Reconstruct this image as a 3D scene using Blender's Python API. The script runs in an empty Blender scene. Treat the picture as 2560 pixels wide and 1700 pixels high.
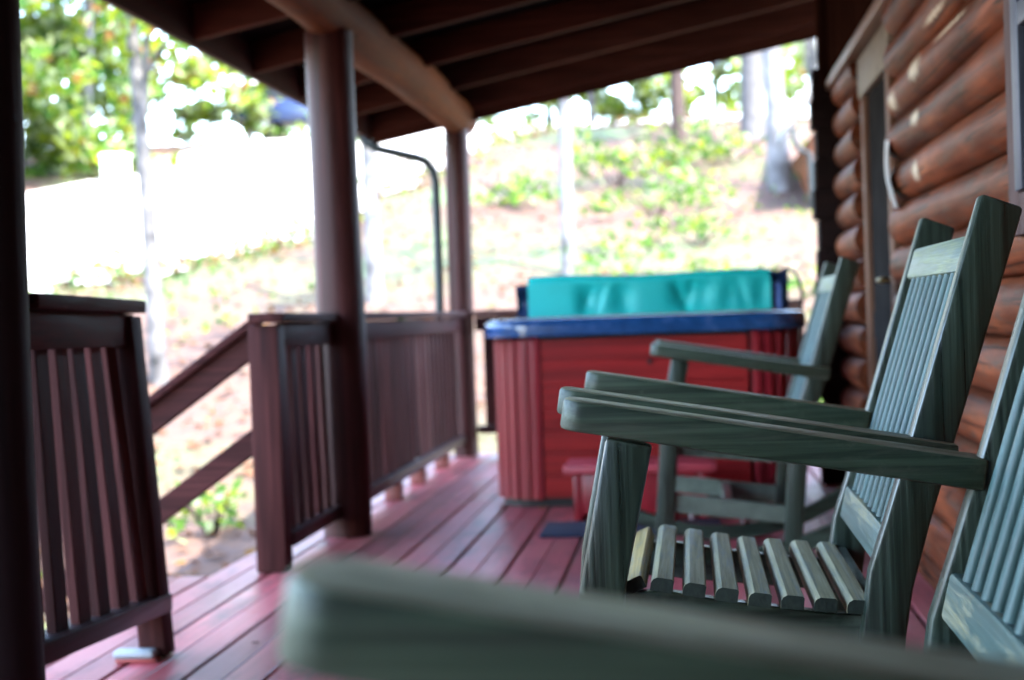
import bpy, bmesh, math, random
from mathutils import Vector, Matrix
random.seed(7)
R = math.radians
sc = bpy.context.scene
col = sc.collection

# ------------------------------------------------------------------ materials
MATS = {}
def newmat(name):
    m = bpy.data.materials.new(name); m.use_nodes = True
    nt = m.node_tree
    return m, nt, nt.nodes['Principled BSDF'], nt.links
def ramp(nt, stops):
    n = nt.nodes.new('ShaderNodeValToRGB'); e = n.color_ramp.elements
    while len(e) < len(stops): e.new(0.5)
    for i, (p, c) in enumerate(stops):
        e[i].position = p; e[i].color = (*c, 1) if len(c) == 3 else c
    return n
def noise(nt, vec, scale, detail=4, rough=.55, dist=0.):
    n = nt.nodes.new('ShaderNodeTexNoise'); n.inputs['Scale'].default_value = scale
    n.inputs['Detail'].default_value = detail; n.inputs['Roughness'].default_value = rough
    n.inputs['Distortion'].default_value = dist
    nt.links.new(vec, n.inputs['Vector']); return n
def mapping(nt, vec, scale, loc=(0, 0, 0)):
    n = nt.nodes.new('ShaderNodeMapping'); n.inputs['Scale'].default_value = scale
    n.inputs['Location'].default_value = loc
    nt.links.new(vec, n.inputs['Vector']); return n.outputs[0]
def mix(nt, fac, a, b, mode='MIX'):
    n = nt.nodes.new('ShaderNodeMix'); n.data_type = 'RGBA'; n.blend_type = mode
    if isinstance(fac, (int, float)): n.inputs[0].default_value = fac
    else: nt.links.new(fac, n.inputs[0])
    for v, i in ((a, 6), (b, 7)):
        if isinstance(v, tuple): n.inputs[i].default_value = (*v, 1)
        else: nt.links.new(v, n.inputs[i])
    return n.outputs[2]
def bump(nt, h, strength, dist, b):
    n = nt.nodes.new('ShaderNodeBump'); n.inputs['Strength'].default_value = strength
    n.inputs['Distance'].default_value = dist
    nt.links.new(h, n.inputs['Height']); nt.links.new(n.outputs[0], b.inputs['Normal'])
def worn_edges(nt, geo, tc, c, colour):
    n = noise(nt, tc, 22., 5, .7)
    a = nt.nodes.new('ShaderNodeMath'); a.operation = 'MULTIPLY_ADD'; nt.links.new(n.outputs[0], a.inputs[0]); a.inputs[1].default_value = .10; nt.links.new(geo.outputs['Pointiness'], a.inputs[2])
    mr = nt.nodes.new('ShaderNodeMapRange'); nt.links.new(a.outputs[0], mr.inputs[0]); mr.inputs[1].default_value = .62; mr.inputs[2].default_value = .70
    return mix(nt, mr.outputs[0], c, colour)
def stretch(axis, lo, hi):
    return tuple(lo if i == axis else hi for i in range(3))

def wood(name, c_dark, c_lite, axis=2, rough=.45, blotch=None, blotch_t=(.55, .72), grain=(2.2, 60), bstr=.35, coat=0., spec=.5, edges=None, gr=(.3, .72)):
    """stained or painted timber, grain running along one axis"""
    if name in MATS: return MATS[name]
    m, nt, b, L = newmat(name)
    tc = nt.nodes.new('ShaderNodeTexCoord').outputs['Object']
    g = noise(nt, mapping(nt, tc, stretch(axis, *grain)), 1., 5, .6, .3)
    r = ramp(nt, [(gr[0], c_dark), (gr[1], c_lite)])
    L.new(g.outputs[0], r.inputs[0]); c = r.outputs[0]
    big = noise(nt, mapping(nt, tc, stretch(axis, 1.2, 5)), 1.3, 3)
    rb = ramp(nt, [(.3, (.72, .72, .72)), (.7, (1.15, 1.15, 1.15))]); L.new(big.outputs[0], rb.inputs[0])
    c = mix(nt, 1., c, rb.outputs[0], 'MULTIPLY')
    if blotch:
        bn = noise(nt, mapping(nt, tc, stretch(axis, 7, 38), (3, 1, 2)), 1., 6, .65)
        br = ramp(nt, [(blotch_t[0], (0, 0, 0)), (blotch_t[1], (1, 1, 1))]); L.new(bn.outputs[0], br.inputs[0])
        c = mix(nt, br.outputs[0], c, blotch)
    if edges: c = worn_edges(nt, nt.nodes.new('ShaderNodeNewGeometry'), tc, c, edges)
    L.new(c, b.inputs['Base Color'])
    rr = ramp(nt, [(.3, (rough - .08,) * 3), (.7, (rough + .12,) * 3)]); L.new(g.outputs[0], rr.inputs[0])
    L.new(rr.outputs[0], b.inputs['Roughness'])
    b.inputs['Specular IOR Level'].default_value = spec
    b.inputs['Coat Weight'].default_value = coat; b.inputs['Coat Roughness'].default_value = .2
    bump(nt, g.outputs[0], bstr, .002, b)
    MATS[name] = m; return m

def plain(name, c, rough=.5, metal=0., var=.25, scale=8., bstr=.1, coat=0., spec=.5):
    if name in MATS: return MATS[name]
    m, nt, b, L = newmat(name)
    tc = nt.nodes.new('ShaderNodeTexCoord').outputs['Object']
    n = noise(nt, tc, scale, 5)
    lo = tuple(x * (1 - var) for x in c); hi = tuple(min(1, x * (1 + var)) for x in c)
    r = ramp(nt, [(.3, lo), (.7, hi)]); L.new(n.outputs[0], r.inputs[0])
    L.new(r.outputs[0], b.inputs['Base Color'])
    b.inputs['Roughness'].default_value = rough; b.inputs['Metallic'].default_value = metal
    b.inputs['Coat Weight'].default_value = coat; b.inputs['Specular IOR Level'].default_value = spec
    bump(nt, n.outputs[0], bstr, .004, b)
    MATS[name] = m; return m

def leafmat(name, c, trans=.62):
    if name in MATS: return MATS[name]
    m, nt, b, L = newmat(name)
    nt.nodes.remove(b)
    out = nt.nodes['Material Output']
    tc = nt.nodes.new('ShaderNodeTexCoord').outputs['Object']
    n = noise(nt, tc, 1.7, 3)
    r = ramp(nt, [(.3, tuple(x * .6 for x in c)), (.7, tuple(min(1, x * 1.4) for x in c))])
    L.new(n.outputs[0], r.inputs[0])
    d = nt.nodes.new('ShaderNodeBsdfDiffuse'); t = nt.nodes.new('ShaderNodeBsdfTranslucent')
    L.new(r.outputs[0], d.inputs[0]); L.new(r.outputs[0], t.inputs[0])
    x = nt.nodes.new('ShaderNodeMixShader'); x.inputs[0].default_value = trans
    L.new(d.outputs[0], x.inputs[1]); L.new(t.outputs[0], x.inputs[2]); L.new(x.outputs[0], out.inputs[0])
    MATS[name] = m; return m

GD, GL = (.010, .018, .012), (.038, .060, .041)
YEL = (.30, .24, .09)
def green(axis): return wood('green_paint_%s' % 'xyz'[axis], GD, GL, axis, .34, (.02, .03, .02), (.66, .8), (2., 110), .55, .18, .5, (.15, .18, .14), (.38, .62))
def worn_slat(name='worn_green_slat', amount=.39, tint=(1, 1, 1)):
    """green paint rubbed through to grey yellow timber in streaks along the sitting surface"""
    if name in MATS: return MATS[name]
    m, nt, b, L = newmat(name)
    tc = nt.nodes.new('ShaderNodeTexCoord').outputs['Object']
    g = noise(nt, mapping(nt, tc, (150, 3, 150)), 1., 6, .7, .5)
    r = ramp(nt, [(.28, (.040, .075, .066)), (.7, (.105, .165, .150))]); L.new(g.outputs[0], r.inputs[0])
    w = noise(nt, mapping(nt, tc, (55, 3.2, 40), (1.3, .4, 0)), 1., 6, .72, .5)
    wr = ramp(nt, [(amount - .07, (0, 0, 0)), (amount + .12, (.9, .9, .9))]); L.new(w.outputs[0], wr.inputs[0])
    t = lambda c: tuple(x * y for x, y in zip(c, tint))
    yr = ramp(nt, [(.3, t((.15, .15, .080))), (.52, t((.36, .31, .165))), (.75, t((.48, .44, .33)))]); L.new(g.outputs[0], yr.inputs[0])
    c = mix(nt, wr.outputs[0], r.outputs[0], yr.outputs[0])
    L.new(c, b.inputs['Base Color'])
    rr = ramp(nt, [(0, (.36,) * 3), (1, (.62,) * 3)]); L.new(wr.outputs[0], rr.inputs[0]); L.new(rr.outputs[0], b.inputs['Roughness'])
    bump(nt, g.outputs[0], .55, .002, b)
    MATS[name] = m; return m
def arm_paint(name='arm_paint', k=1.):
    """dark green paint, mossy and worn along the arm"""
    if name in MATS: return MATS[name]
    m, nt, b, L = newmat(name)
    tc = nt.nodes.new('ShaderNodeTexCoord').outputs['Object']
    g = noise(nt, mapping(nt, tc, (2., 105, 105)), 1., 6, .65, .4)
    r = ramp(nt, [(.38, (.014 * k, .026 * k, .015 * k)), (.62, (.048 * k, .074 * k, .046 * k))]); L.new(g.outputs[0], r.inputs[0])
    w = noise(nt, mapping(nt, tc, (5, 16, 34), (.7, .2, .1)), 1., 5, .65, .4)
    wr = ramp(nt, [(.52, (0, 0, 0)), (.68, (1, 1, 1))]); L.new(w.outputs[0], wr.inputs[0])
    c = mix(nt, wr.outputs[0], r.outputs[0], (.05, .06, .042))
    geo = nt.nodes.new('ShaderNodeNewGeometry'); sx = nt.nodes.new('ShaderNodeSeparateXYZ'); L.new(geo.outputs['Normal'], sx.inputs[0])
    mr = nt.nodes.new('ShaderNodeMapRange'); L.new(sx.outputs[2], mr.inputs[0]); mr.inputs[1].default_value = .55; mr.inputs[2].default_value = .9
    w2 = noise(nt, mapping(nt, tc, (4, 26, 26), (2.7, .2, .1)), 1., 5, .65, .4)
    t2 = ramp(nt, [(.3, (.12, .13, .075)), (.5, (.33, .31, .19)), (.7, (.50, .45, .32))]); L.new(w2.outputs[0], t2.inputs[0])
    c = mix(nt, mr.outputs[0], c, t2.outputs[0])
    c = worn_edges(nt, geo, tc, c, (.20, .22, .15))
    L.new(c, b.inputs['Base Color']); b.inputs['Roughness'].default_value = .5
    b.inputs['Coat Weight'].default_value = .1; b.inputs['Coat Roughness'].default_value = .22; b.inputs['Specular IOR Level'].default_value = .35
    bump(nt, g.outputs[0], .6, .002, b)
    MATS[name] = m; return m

def deckmat():
    m, nt, b, L = newmat('red_deck_stain')
    tc = nt.nodes.new('ShaderNodeTexCoord').outputs['Object']
    g = noise(nt, mapping(nt, tc, (50, 1.6, 50)), 1., 6, .65, .3)
    r = ramp(nt, [(.3, (.27, .040, .047)), (.72, (.52, .105, .115))]); L.new(g.outputs[0], r.inputs[0])
    w = noise(nt, mapping(nt, tc, (5, 1.1, 5)), 1., 5, .6)
    wr = ramp(nt, [(.45, (0, 0, 0)), (.75, (1, 1, 1))]); L.new(w.outputs[0], wr.inputs[0])
    c = mix(nt, wr.outputs[0], r.outputs[0], (.44, .15, .13))
    sx = nt.nodes.new('ShaderNodeSeparateXYZ'); L.new(tc, sx.inputs[0])
    fl = nt.nodes.new('ShaderNodeMath'); fl.operation = 'MULTIPLY_ADD'; L.new(sx.outputs[0], fl.inputs[0]); fl.inputs[1].default_value = 1 / .1075; fl.inputs[2].default_value = 1.745 / .1075
    f2 = nt.nodes.new('ShaderNodeMath'); f2.operation = 'FLOOR'; L.new(fl.outputs[0], f2.inputs[0])
    wn = nt.nodes.new('ShaderNodeTexWhiteNoise'); wn.noise_dimensions = '1D'; L.new(f2.outputs[0], wn.inputs['W'])
    br = ramp(nt, [(0, (.62, .60, .64)), (1, (1.18, 1.12, 1.12))]); L.new(wn.outputs['Value'], br.inputs[0])
    c = mix(nt, 1., c, br.outputs[0], 'MULTIPLY')
    pn = noise(nt, mapping(nt, tc, (7, 1.8, 7), (5, 2, 0)), 1., 6, .7)
    pr = ramp(nt, [(.50, (0, 0, 0)), (.66, (1, 1, 1))]); L.new(pn.outputs[0], pr.inputs[0])
    c = mix(nt, pr.outputs[0], c, (.15, .040, .042))
    L.new(c, b.inputs['Base Color'])
    rr = ramp(nt, [(.3, (.32,) * 3), (.7, (.48,) * 3)]); L.new(w.outputs[0], rr.inputs[0])
    L.new(rr.outputs[0], b.inputs['Roughness'])
    b.inputs['Specular IOR Level'].default_value = .6
    bump(nt, g.outputs[0], .25, .002, b)
    return m

def logmat(name, c1, c2, c3, spots=()):
    m, nt, b, L = newmat(name)
    tc = nt.nodes.new('ShaderNodeTexCoord').outputs['Object']
    g = noise(nt, mapping(nt, tc, (28, 1.4, 28)), 1., 6, .62, .5)
    r = ramp(nt, [(.28, c1), (.55, c2), (.8, c3)]); L.new(g.outputs[0], r.inputs[0])
    big = noise(nt, mapping(nt, tc, (6, 2.4, 9)), 1., 4)
    rb = ramp(nt, [(.32, (.50, .46, .45)), (.5, (.95, .9, .87)), (.68, (1.5, 1.36, 1.2))]); L.new(big.outputs[0], rb.inputs[0])
    c = mix(nt, 1., r.outputs[0], rb.outputs[0], 'MULTIPLY')
    ww = noise(nt, mapping(nt, tc, (14, 3.5, 16), (4, 2, 1)), 1., 6, .7, 1.2)
    wr = ramp(nt, [(.52, (0, 0, 0)), (.70, (1, 1, 1))]); L.new(ww.outputs[0], wr.inputs[0])
    c = mix(nt, wr.outputs[0], c, (.085, .052, .036))
    ck = noise(nt, mapping(nt, tc, (60, 1.1, 70), (1, 5, 3)), 1., 3, .5, .8)
    cr = ramp(nt, [(.60, (0, 0, 0)), (.64, (1, 1, 1))]); L.new(ck.outputs[0], cr.inputs[0])
    c = mix(nt, cr.outputs[0], c, (.025, .010, .006))
    # knots
    v = nt.nodes.new('ShaderNodeTexVoronoi'); v.inputs['Scale'].default_value = 1.
    L.new(mapping(nt, tc, (5, 2.6, 6.7)), v.inputs['Vector'])
    kr = ramp(nt, [(.0, (1, 1, 1)), (.13, (0, 0, 0))]); L.new(v.outputs['Distance'], kr.inputs[0])
    c = mix(nt, kr.outputs[0], c, tuple(x * .45 for x in c1))
    for (p, rad) in spots:           # pale patches with ragged edges
        d = nt.nodes.new('ShaderNodeVectorMath'); d.operation = 'SUBTRACT'
        L.new(tc, d.inputs[0]); d.inputs[1].default_value = p
        s = nt.nodes.new('ShaderNodeVectorMath'); s.operation = 'MULTIPLY'
        L.new(d.outputs[0], s.inputs[0]); s.inputs[1].default_value = (1 / .08, 1 / rad[0], 1 / rad[1])
        ln = nt.nodes.new('ShaderNodeVectorMath'); ln.operation = 'LENGTH'; L.new(s.outputs[0], ln.inputs[0])
        nn = noise(nt, tc, 34., 4)
        ad = nt.nodes.new('ShaderNodeMath'); ad.operation = 'MULTIPLY_ADD'
        L.new(nn.outputs[0], ad.inputs[0]); ad.inputs[1].default_value = 1.6; L.new(ln.outputs['Value'], ad.inputs[2])
        sr = ramp(nt, [(.0, (1, 1, 1)), (1., (0, 0, 0))])
        sb = nt.nodes.new('ShaderNodeMapRange'); L.new(ad.outputs[0], sb.inputs[0])
        sb.inputs[1].default_value = 1.2; sb.inputs[2].default_value = 1.9
        L.new(sb.outputs[0], sr.inputs[0])
        c = mix(nt, sr.outputs[0], c, (.56, .46, .34))
    L.new(c, b.inputs['Base Color'])
    b.inputs['Roughness'].default_value = .5
    b.inputs['Specular IOR Level'].default_value = .06
    b.inputs['Coat Weight'].default_value = 0; b.inputs['Coat Roughness'].default_value = .3
    bump(nt, g.outputs[0], .4, .003, b)
    return m

POST = lambda ax: wood('dark_red_post_%s' % 'xyz'[ax], (.020, .0056, .0048), (.088, .024, .020), ax, .46, (.02, .008, .008), (.62, .8), (1.6, 40), .3, 0., .22)
RAILV = lambda ax, v: wood('rail_stain_tone%d_%s' % (v, 'xyz'[ax]), [(.022, .008, .007), (.034, .011, .010), (.042, .018, .015)][v], [(.070, .024, .022), (.118, .038, .034), (.155, .066, .056)][v], ax, .62, (.15, .06, .05), (.64, .8), (2, 60), .35, 0., .08)
RAIL = lambda ax: wood('dark_rail_stain_%s' % 'xyz'[ax], (.020, .0070, .0062), (.084, .026, .023), ax, .62, (.18, .06, .055), (.66, .8), (2, 60), .35, 0., .08)
RAFT = wood('rafter_stain', (.046, .013, .008), (.110, .033, .021), 0, .7, None, grain=(2, 50), spec=.08)
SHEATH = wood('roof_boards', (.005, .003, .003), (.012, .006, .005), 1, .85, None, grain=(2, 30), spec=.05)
BEAM = wood('peeled_log_beam', (.070, .019, .006), (.19, .058, .018), 1, .65, (.02, .007, .004), (.58, .72), (1.2, 18), .5, 0., .12)
TRIM = wood('brown_trim', (.10, .045, .025), (.19, .09, .055), 2, .6, spec=.12)
PALE = wood('pale_weathered_trim', (.16, .125, .085), (.30, .25, .19), 0, .6, spec=.15)
DECK = deckmat()

# ------------------------------------------------------------------ geometry helpers
def _finish(bm, name, m, parent, smooth, loc):
    bmesh.ops.recalc_face_normals(bm, faces=bm.faces)
    me = bpy.data.meshes.new(name); bm.to_mesh(me); bm.free()
    for x in (m if isinstance(m, (list, tuple)) else [m]): me.materials.append(x)
    if smooth is not None:
        for p in me.polygons: p.use_smooth = True
        try: me.set_sharp_from_angle(angle=R(smooth))
        except Exception: pass
    o = bpy.data.objects.new(name, me); col.objects.link(o)
    if parent: o.parent = parent
    o.location = loc
    return o
class MB:
    def __init__(s): s.bm = bmesh.new()
    def _add(s, t, mtx=None, mi=0):
        if mtx is not None: bmesh.ops.transform(t, matrix=mtx, verts=t.verts)
        vs = [s.bm.verts.new(v.co) for v in t.verts]; t.verts.index_update()
        for f in t.faces:
            try:
                nf = s.bm.faces.new([vs[v.index] for v in f.verts]); nf.material_index = mi
            except ValueError: pass
        t.free()
    def box(s, lo, hi, bev=0., seg=2, mtx=None, mi=0):
        t = bmesh.new(); bmesh.ops.create_cube(t, size=1)
        lo, hi = Vector(lo), Vector(hi); c = (lo + hi) / 2; d = hi - lo
        for v in t.verts: v.co = Vector((v.co.x * d.x + c.x, v.co.y * d.y + c.y, v.co.z * d.z + c.z))
        if bev: bmesh.ops.bevel(t, geom=t.edges[:], offset=min(bev, min(d) * .45), segments=seg, profile=.5, affect='EDGES')
        s._add(t, mtx, mi); return s
    def prism(s, pts, axis, a, b, bev=0., seg=2, mtx=None, mi=0):
        """extrude a polygon; axis=1: pts are (x,z) extruded in y; axis=2: (x,y) in z; axis=0: (y,z) in x"""
        t = bmesh.new()
        def P(p, w): return {0: (w, p[0], p[1]), 1: (p[0], w, p[1]), 2: (p[0], p[1], w)}[axis]
        f = t.faces.new([t.verts.new(P(p, a)) for p in pts])
        ex = bmesh.ops.extrude_face_region(t, geom=[f])
        d = [0, 0, 0]; d[axis] = b - a
        bmesh.ops.translate(t, vec=d, verts=[v for v in ex['geom'] if isinstance(v, bmesh.types.BMVert)])
        bmesh.ops.recalc_face_normals(t, faces=t.faces)
        if bev:
            sharp = [e for e in t.edges if len(e.link_faces) == 2 and e.calc_face_angle(0) > .5]
            bmesh.ops.bevel(t, geom=sharp, offset=bev, segments=seg, profile=.5, affect='EDGES')
        s._add(t, mtx, mi); return s
    def tube(s, path, radii, n=12, cap=True, mi=0):
        t = bmesh.new(); rings = []
        path = [Vector(p) for p in path]
        if not isinstance(radii, (list, tuple)): radii = [radii] * len(path)
        for i, p in enumerate(path):
            d = (path[min(i + 1, len(path) - 1)] - path[max(i - 1, 0)]).normalized()
            u = d.cross(Vector((0, 1, 0)) if abs(d.y) < .9 else Vector((1, 0, 0))).normalized(); w = d.cross(u)
            rings.append([t.verts.new(p + (u * math.cos(2 * math.pi * k / n) + w * math.sin(2 * math.pi * k / n)) * radii[i]) for k in range(n)])
        for a, b in zip(rings, rings[1:]):
            for k in range(n): t.faces.new((a[k], a[(k + 1) % n], b[(k + 1) % n], b[k]))
        if cap: t.faces.new(rings[0]); t.faces.new(rings[-1][::-1])
        s._add(t, None, mi); return s
    def bar(s, p, q, w, h, bev=0.004, mi=0):
        """rectangular bar from p to q, w across, h in the upright direction"""
        p, q = Vector(p), Vector(q); d = q - p; L = d.length; x = d.normalized()
        y = Vector((0, 0, 1)).cross(x)
        y = y.normalized() if y.length > 1e-4 else Vector((0, 1, 0))
        z = x.cross(y)
        m = Matrix((x, y, z)).transposed().to_4x4(); m.translation = (p + q) / 2
        return s.box((-L / 2, -w / 2, -h / 2), (L / 2, w / 2, h / 2), bev, 2, m, mi)
    def leaf(s, p, size, mi=0, n=None):
        n = n or Vector((random.gauss(0, 1), random.gauss(0, 1), random.gauss(0, 1) + .6)).normalized()
        u = n.orthogonal().normalized(); u = Matrix.Rotation(random.uniform(0, 6.28), 3, n) @ u; v = n.cross(u)
        a, b = size, size * random.uniform(.5, .75)
        f = s.bm.faces.new([s.bm.verts.new(p + w) for w in (u * a, v * b + n * a * .12, -u * a, -v * b + n * a * .12)])
        f.material_index = mi
    def build(s, name, m, parent=None, smooth=35, loc=(0, 0, 0)): return _finish(s.bm, name, m, parent, smooth, loc)

def tag(o, label=None, cat=None, group=None, kind=None):
    if label: o['label'] = label
    if cat: o['category'] = cat
    if group: o['group'] = group
    if kind: o['kind'] = kind
    return o
def thing(name, label, cat, loc=(0, 0, 0), group=None, rz=0.):
    o = bpy.data.objects.new(name, None); col.objects.link(o); o.empty_display_size = .2
    o.location = loc; o.rotation_euler = (0, 0, rz)
    return tag(o, label, cat, group)
def copy_tree(o, parent=None):
    c = o.copy(); col.objects.link(c); c.parent = parent
    for ch in o.children: copy_tree(ch, c)
    return c

# ------------------------------------------------------------------ ground, road
def gz(x, y):
    t = y - 8.6 + .02 * x
    z = -.75 + (.22 * t if t > 1.5 else (.22 * (t + 1.5) ** 2 / 6 if t > -1.5 else 0))
    lim = 6.1
    if z > lim - 1: z = lim - 1 + (1 - math.exp(-(z - lim + 1)))
    z += .05 * math.sin(x * .9 + 1.3) * math.sin(y * .7) + .04 * math.sin(x * 2.1 - y * 1.3)
    return z
gm, nt, b, L = newmat('leaf_litter_ground')
tc = nt.nodes.new('ShaderNodeTexCoord').outputs['Object']
n1 = noise(nt, tc, 5.5, 6, .7); n2 = noise(nt, tc, .33, 4, .6); n3 = noise(nt, tc, 1.3, 4)
r1 = ramp(nt, [(.25, (.018, .009, .006)), (.42, (.036, .017, .011)), (.6, (.058, .026, .0125)), (.78, (.066, .040, .031))]); L.new(n1.outputs[0], r1.inputs[0])
r2 = ramp(nt, [(.50, (0, 0, 0)), (.66, (1, 1, 1))]); L.new(n2.outputs[0], r2.inputs[0])
r3 = ramp(nt, [(.3, (.020, .042, .011)), (.7, (.046, .072, .022))]); L.new(n3.outputs[0], r3.inputs[0])
L.new(mix(nt, r2.outputs[0], r1.outputs[0], r3.outputs[0]), b.inputs['Base Color'])
b.inputs['Roughness'].default_value = .9; bump(nt, n1.outputs[0], .6, .05, b)
bm = bmesh.new(); xs = [-60 + i * .75 for i in range(135)]; ys = [-14 + j * .75 for j in range(150)]
V = [[bm.verts.new((x, y, gz(x, y))) for y in ys] for x in xs]
for i in range(len(xs) - 1):
    for j in range(len(ys) - 1): bm.faces.new((V[i][j], V[i + 1][j], V[i + 1][j + 1], V[i][j + 1]))
tag(_finish(bm, 'ground', gm, None, 60, (0, 0, 0)), kind='structure')

low = [(-26, 13.0), (-8.3, 18.3), (-6.8, 19.4), (-5.46, 22.0), (-4.9, 28.), (-4.2, 33.), (-3.0, 36.), (1.2, 35.4), (14, 34)]
upp = [(-30, 22), (-13.0, 27.5), (-11.9, 31.), (-11.2, 36.5), (-10.6, 40.5), (-8.0, 43.), (-5.0, 44.6), (1.6, 44.8), (14, 44)]
def lerp(a, b, t): return tuple(p + (q - p) * t for p, q in zip(a, b))
def along(lst, t):
    t *= len(lst) - 1; i = min(int(t), len(lst) - 2); return lerp(lst[i], lst[i + 1], t - i)
bm = bmesh.new(); rows = []
for i in range(121):
    a, c = along(low, i / 120), along(upp, i / 120); row = []
    a = (a[0] + .22 * math.sin(i * .9) + .12 * math.sin(i * 2.3), a[1] - .22 * math.sin(i * .9) - .15 * math.sin(i * 3.1))
    for j in range(25):
        p = lerp(a, c, j / 24); row.append(bm.verts.new((p[0], p[1], gz(*p) + .05)))
    rows.append(row)
for a, c in zip(rows, rows[1:]):
    for j in range(24): bm.faces.new((a[j], a[j + 1], c[j + 1], c[j]))
tag(_finish(bm, 'road', plain('pale_concrete', (.36, .355, .35), .85, 0, .12, 1.5), None, 60, (0, 0, 0)), kind='structure')
def on_road(x, y):
    import bisect
    for i in range(len(low) - 1):
        q = [low[i], low[i + 1], upp[i + 1], upp[i]]
        inside = False; k = 3
        for m_ in range(4):
            if (q[m_][1] > y) != (q[k][1] > y) and x < (q[k][0] - q[m_][0]) * (y - q[m_][1]) / (q[k][1] - q[m_][1]) + q[m_][0]: inside = not inside
            k = m_
        if inside: return True
    return False

# ------------------------------------------------------------------ deck
mb = MB(); x = -1.745; k = 0
BW = .1075
while x < .80:
    g = .016 if k % 2 == 0 else .001
    y = -3.2
    lim = 9.8
    while y < lim:
        e = min(lim, y + random.choice((2.6, 3.4, 4.1)))
        mb.box((x + g / 2, y + .002, -.032), (x + BW - (.001 if k % 2 == 0 else .006), e - .002, random.uniform(-.0015, .0)), .003, 1); y = e
    x += BW; k += 1
x = -1.745 - BW; k = 1                           # landing that reaches out at the stair opening
while x > -2.05:
    g = .016 if k % 2 == 0 else .001
    mb.box((x + g / 2, 3.2, -.032), (x + BW - .004, 5.26, 0), .003, 1); x -= BW; k += 1
mb.box((-1.72, -3.2, -.2), (-1.68, 9.8, -.034)); mb.box((.6, -3.2, -.2), (.64, 9.8, -.034)); mb.box((-1.7, 9.72, -.2), (.9, 9.76, -.034))
tag(mb.build('deck', DECK, None, 30), kind='structure')

st = thing('staircase', 'dark red wooden steps going down from the gap in the porch railing', 'stairs', (-2.0, 4.6, -.75))
for i in range(3):
    MB().box((-.34 - .27 * i, -.9, .75 - .19 * (i + 1) - .04), (-.06 - .27 * i, .75, .75 - .19 * (i + 1)), .006).build('tread', DECK, st)
for yy in (-.88, .70): MB().bar((-.02, yy, .63), (-1.0, yy, -.05), .04, .22).build('stringer', RAIL(0), st)

# ------------------------------------------------------------------ cabin
CZ = .149; GAPX = .80; RB = .0745
cabin = thing('log_cabin', 'log cabin with a varnished orange brown half log wall along the right of the porch', 'cabin', (.8, 2, 0))
cabin_off = Vector((-.8, -2, 0))
def cab(mbx, name, m, parent=None, smooth=35): return mbx.build(name, m, parent or cabin, smooth, cabin_off if parent is None else (0, 0, 0))
LOGM = logmat('varnished_logs', (.065, .016, .007), (.155, .043, .019), (.235, .080, .037),
              [((.727, 4.88, 1.625), (.13, .035)), ((.727, 4.93, 1.475), (.08, .028)), ((.727, 4.94, 1.31), (.08, .034)), ((.727, 5.46, 1.60), (.10, .035)), ((.727, 4.55, 1.73), (.22, .010)), ((.727, 4.25, 1.64), (.25, .008)), ((.727, 4.0, 1.70), (.2, .007))])
def logrun(mbx, y0, y1, z0, z1):
    k0 = math.ceil((z0 - .80) / CZ - .001)
    z = .80 + CZ * k0 + RB
    while z + RB <= z1 + .01:
        n = 12; prof = [(.87, z - RB + .001)]
        for i in range(n + 1):
            a = -math.pi / 2 + math.pi * i / n
            prof.append((GAPX - .012 - .066 * math.cos(a), z + (RB - .0008) * math.sin(a)))
        prof.append((.87, z + RB - .001))
        t = bmesh.new()
        steps = max(2, int((y1 - y0) / .25)); rings = []
        for j in range(steps + 1):
            yy = y0 + (y1 - y0) * j / steps
            w = .004 * math.sin(yy * 3.1 + z * 17); rings.append([t.verts.new((px + (w if px < .8 else 0), yy, pz)) for px, pz in prof])
        for a, c in zip(rings, rings[1:]):
            for i in range(len(prof) - 1): t.faces.new((a[i], a[i + 1], c[i + 1], c[i]))
        t.faces.new(rings[0]); t.faces.new(rings[-1])
        mbx._add(t); z += CZ
lw = MB()
logrun(lw, -3.2, 5.60, -.1, 2.0); logrun(lw, 6.74, 7.56, -.1, 2.0)
cab(lw, 'log_wall', LOGM, None, 50)
core = MB().box((.872, -3.2, -.7), (6.5, 7.62, 2.5))
cab(core, 'wall_core', wood('dark_wall', (.02, .012, .01), (.04, .02, .015), 1, .7))
# vertical grooved boards under the rafters
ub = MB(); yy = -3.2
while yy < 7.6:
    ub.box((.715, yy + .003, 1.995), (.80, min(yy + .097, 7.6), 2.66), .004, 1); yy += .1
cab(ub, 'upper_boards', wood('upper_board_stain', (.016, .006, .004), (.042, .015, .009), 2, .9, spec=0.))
cab(MB().box((.700, -3.2, 1.945), (.80, 7.62, 1.993), .006), 'wall_plate', wood('plate_stain', (.14, .06, .03), (.26, .12, .06), 1, .45))
# stacked cross logs at the far corner
cs = MB(); z = .05
k = 0
while z < 1.99:
    cs.box((.640 + .01 * ((k * 7) % 3 - 1), 7.64, z - .0735), (1.1, 7.80, z + .0735), .008, 2); z += CZ; k += 1
cab(cs, 'corner_logs', wood('dark_corner_log', (.008, .004, .004), (.018, .008, .007), 0, .8, spec=.1))
cv = MB()
for i in range(5): cv.box((.675 + .07 * i, 7.63, 1.97), (.742 + .07 * i, 7.78, 2.62), .006, 1)
cab(cv, 'corner_boards', MATS['upper_board_stain'])
ew = MB(); z = -.0245 - CZ * 5  # unseen wall added behind the camera to block light from the rear
while z < 3.9:
    ew.tube([(-2.6, -1.3, z), (.72, -1.3, z)], .0745, 14); z += CZ
cab(ew, 'added_shade_wall', wood('shade_wall_log', (.03, .010, .006), (.07, .024, .014), 0, .6), None, 50)
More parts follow.
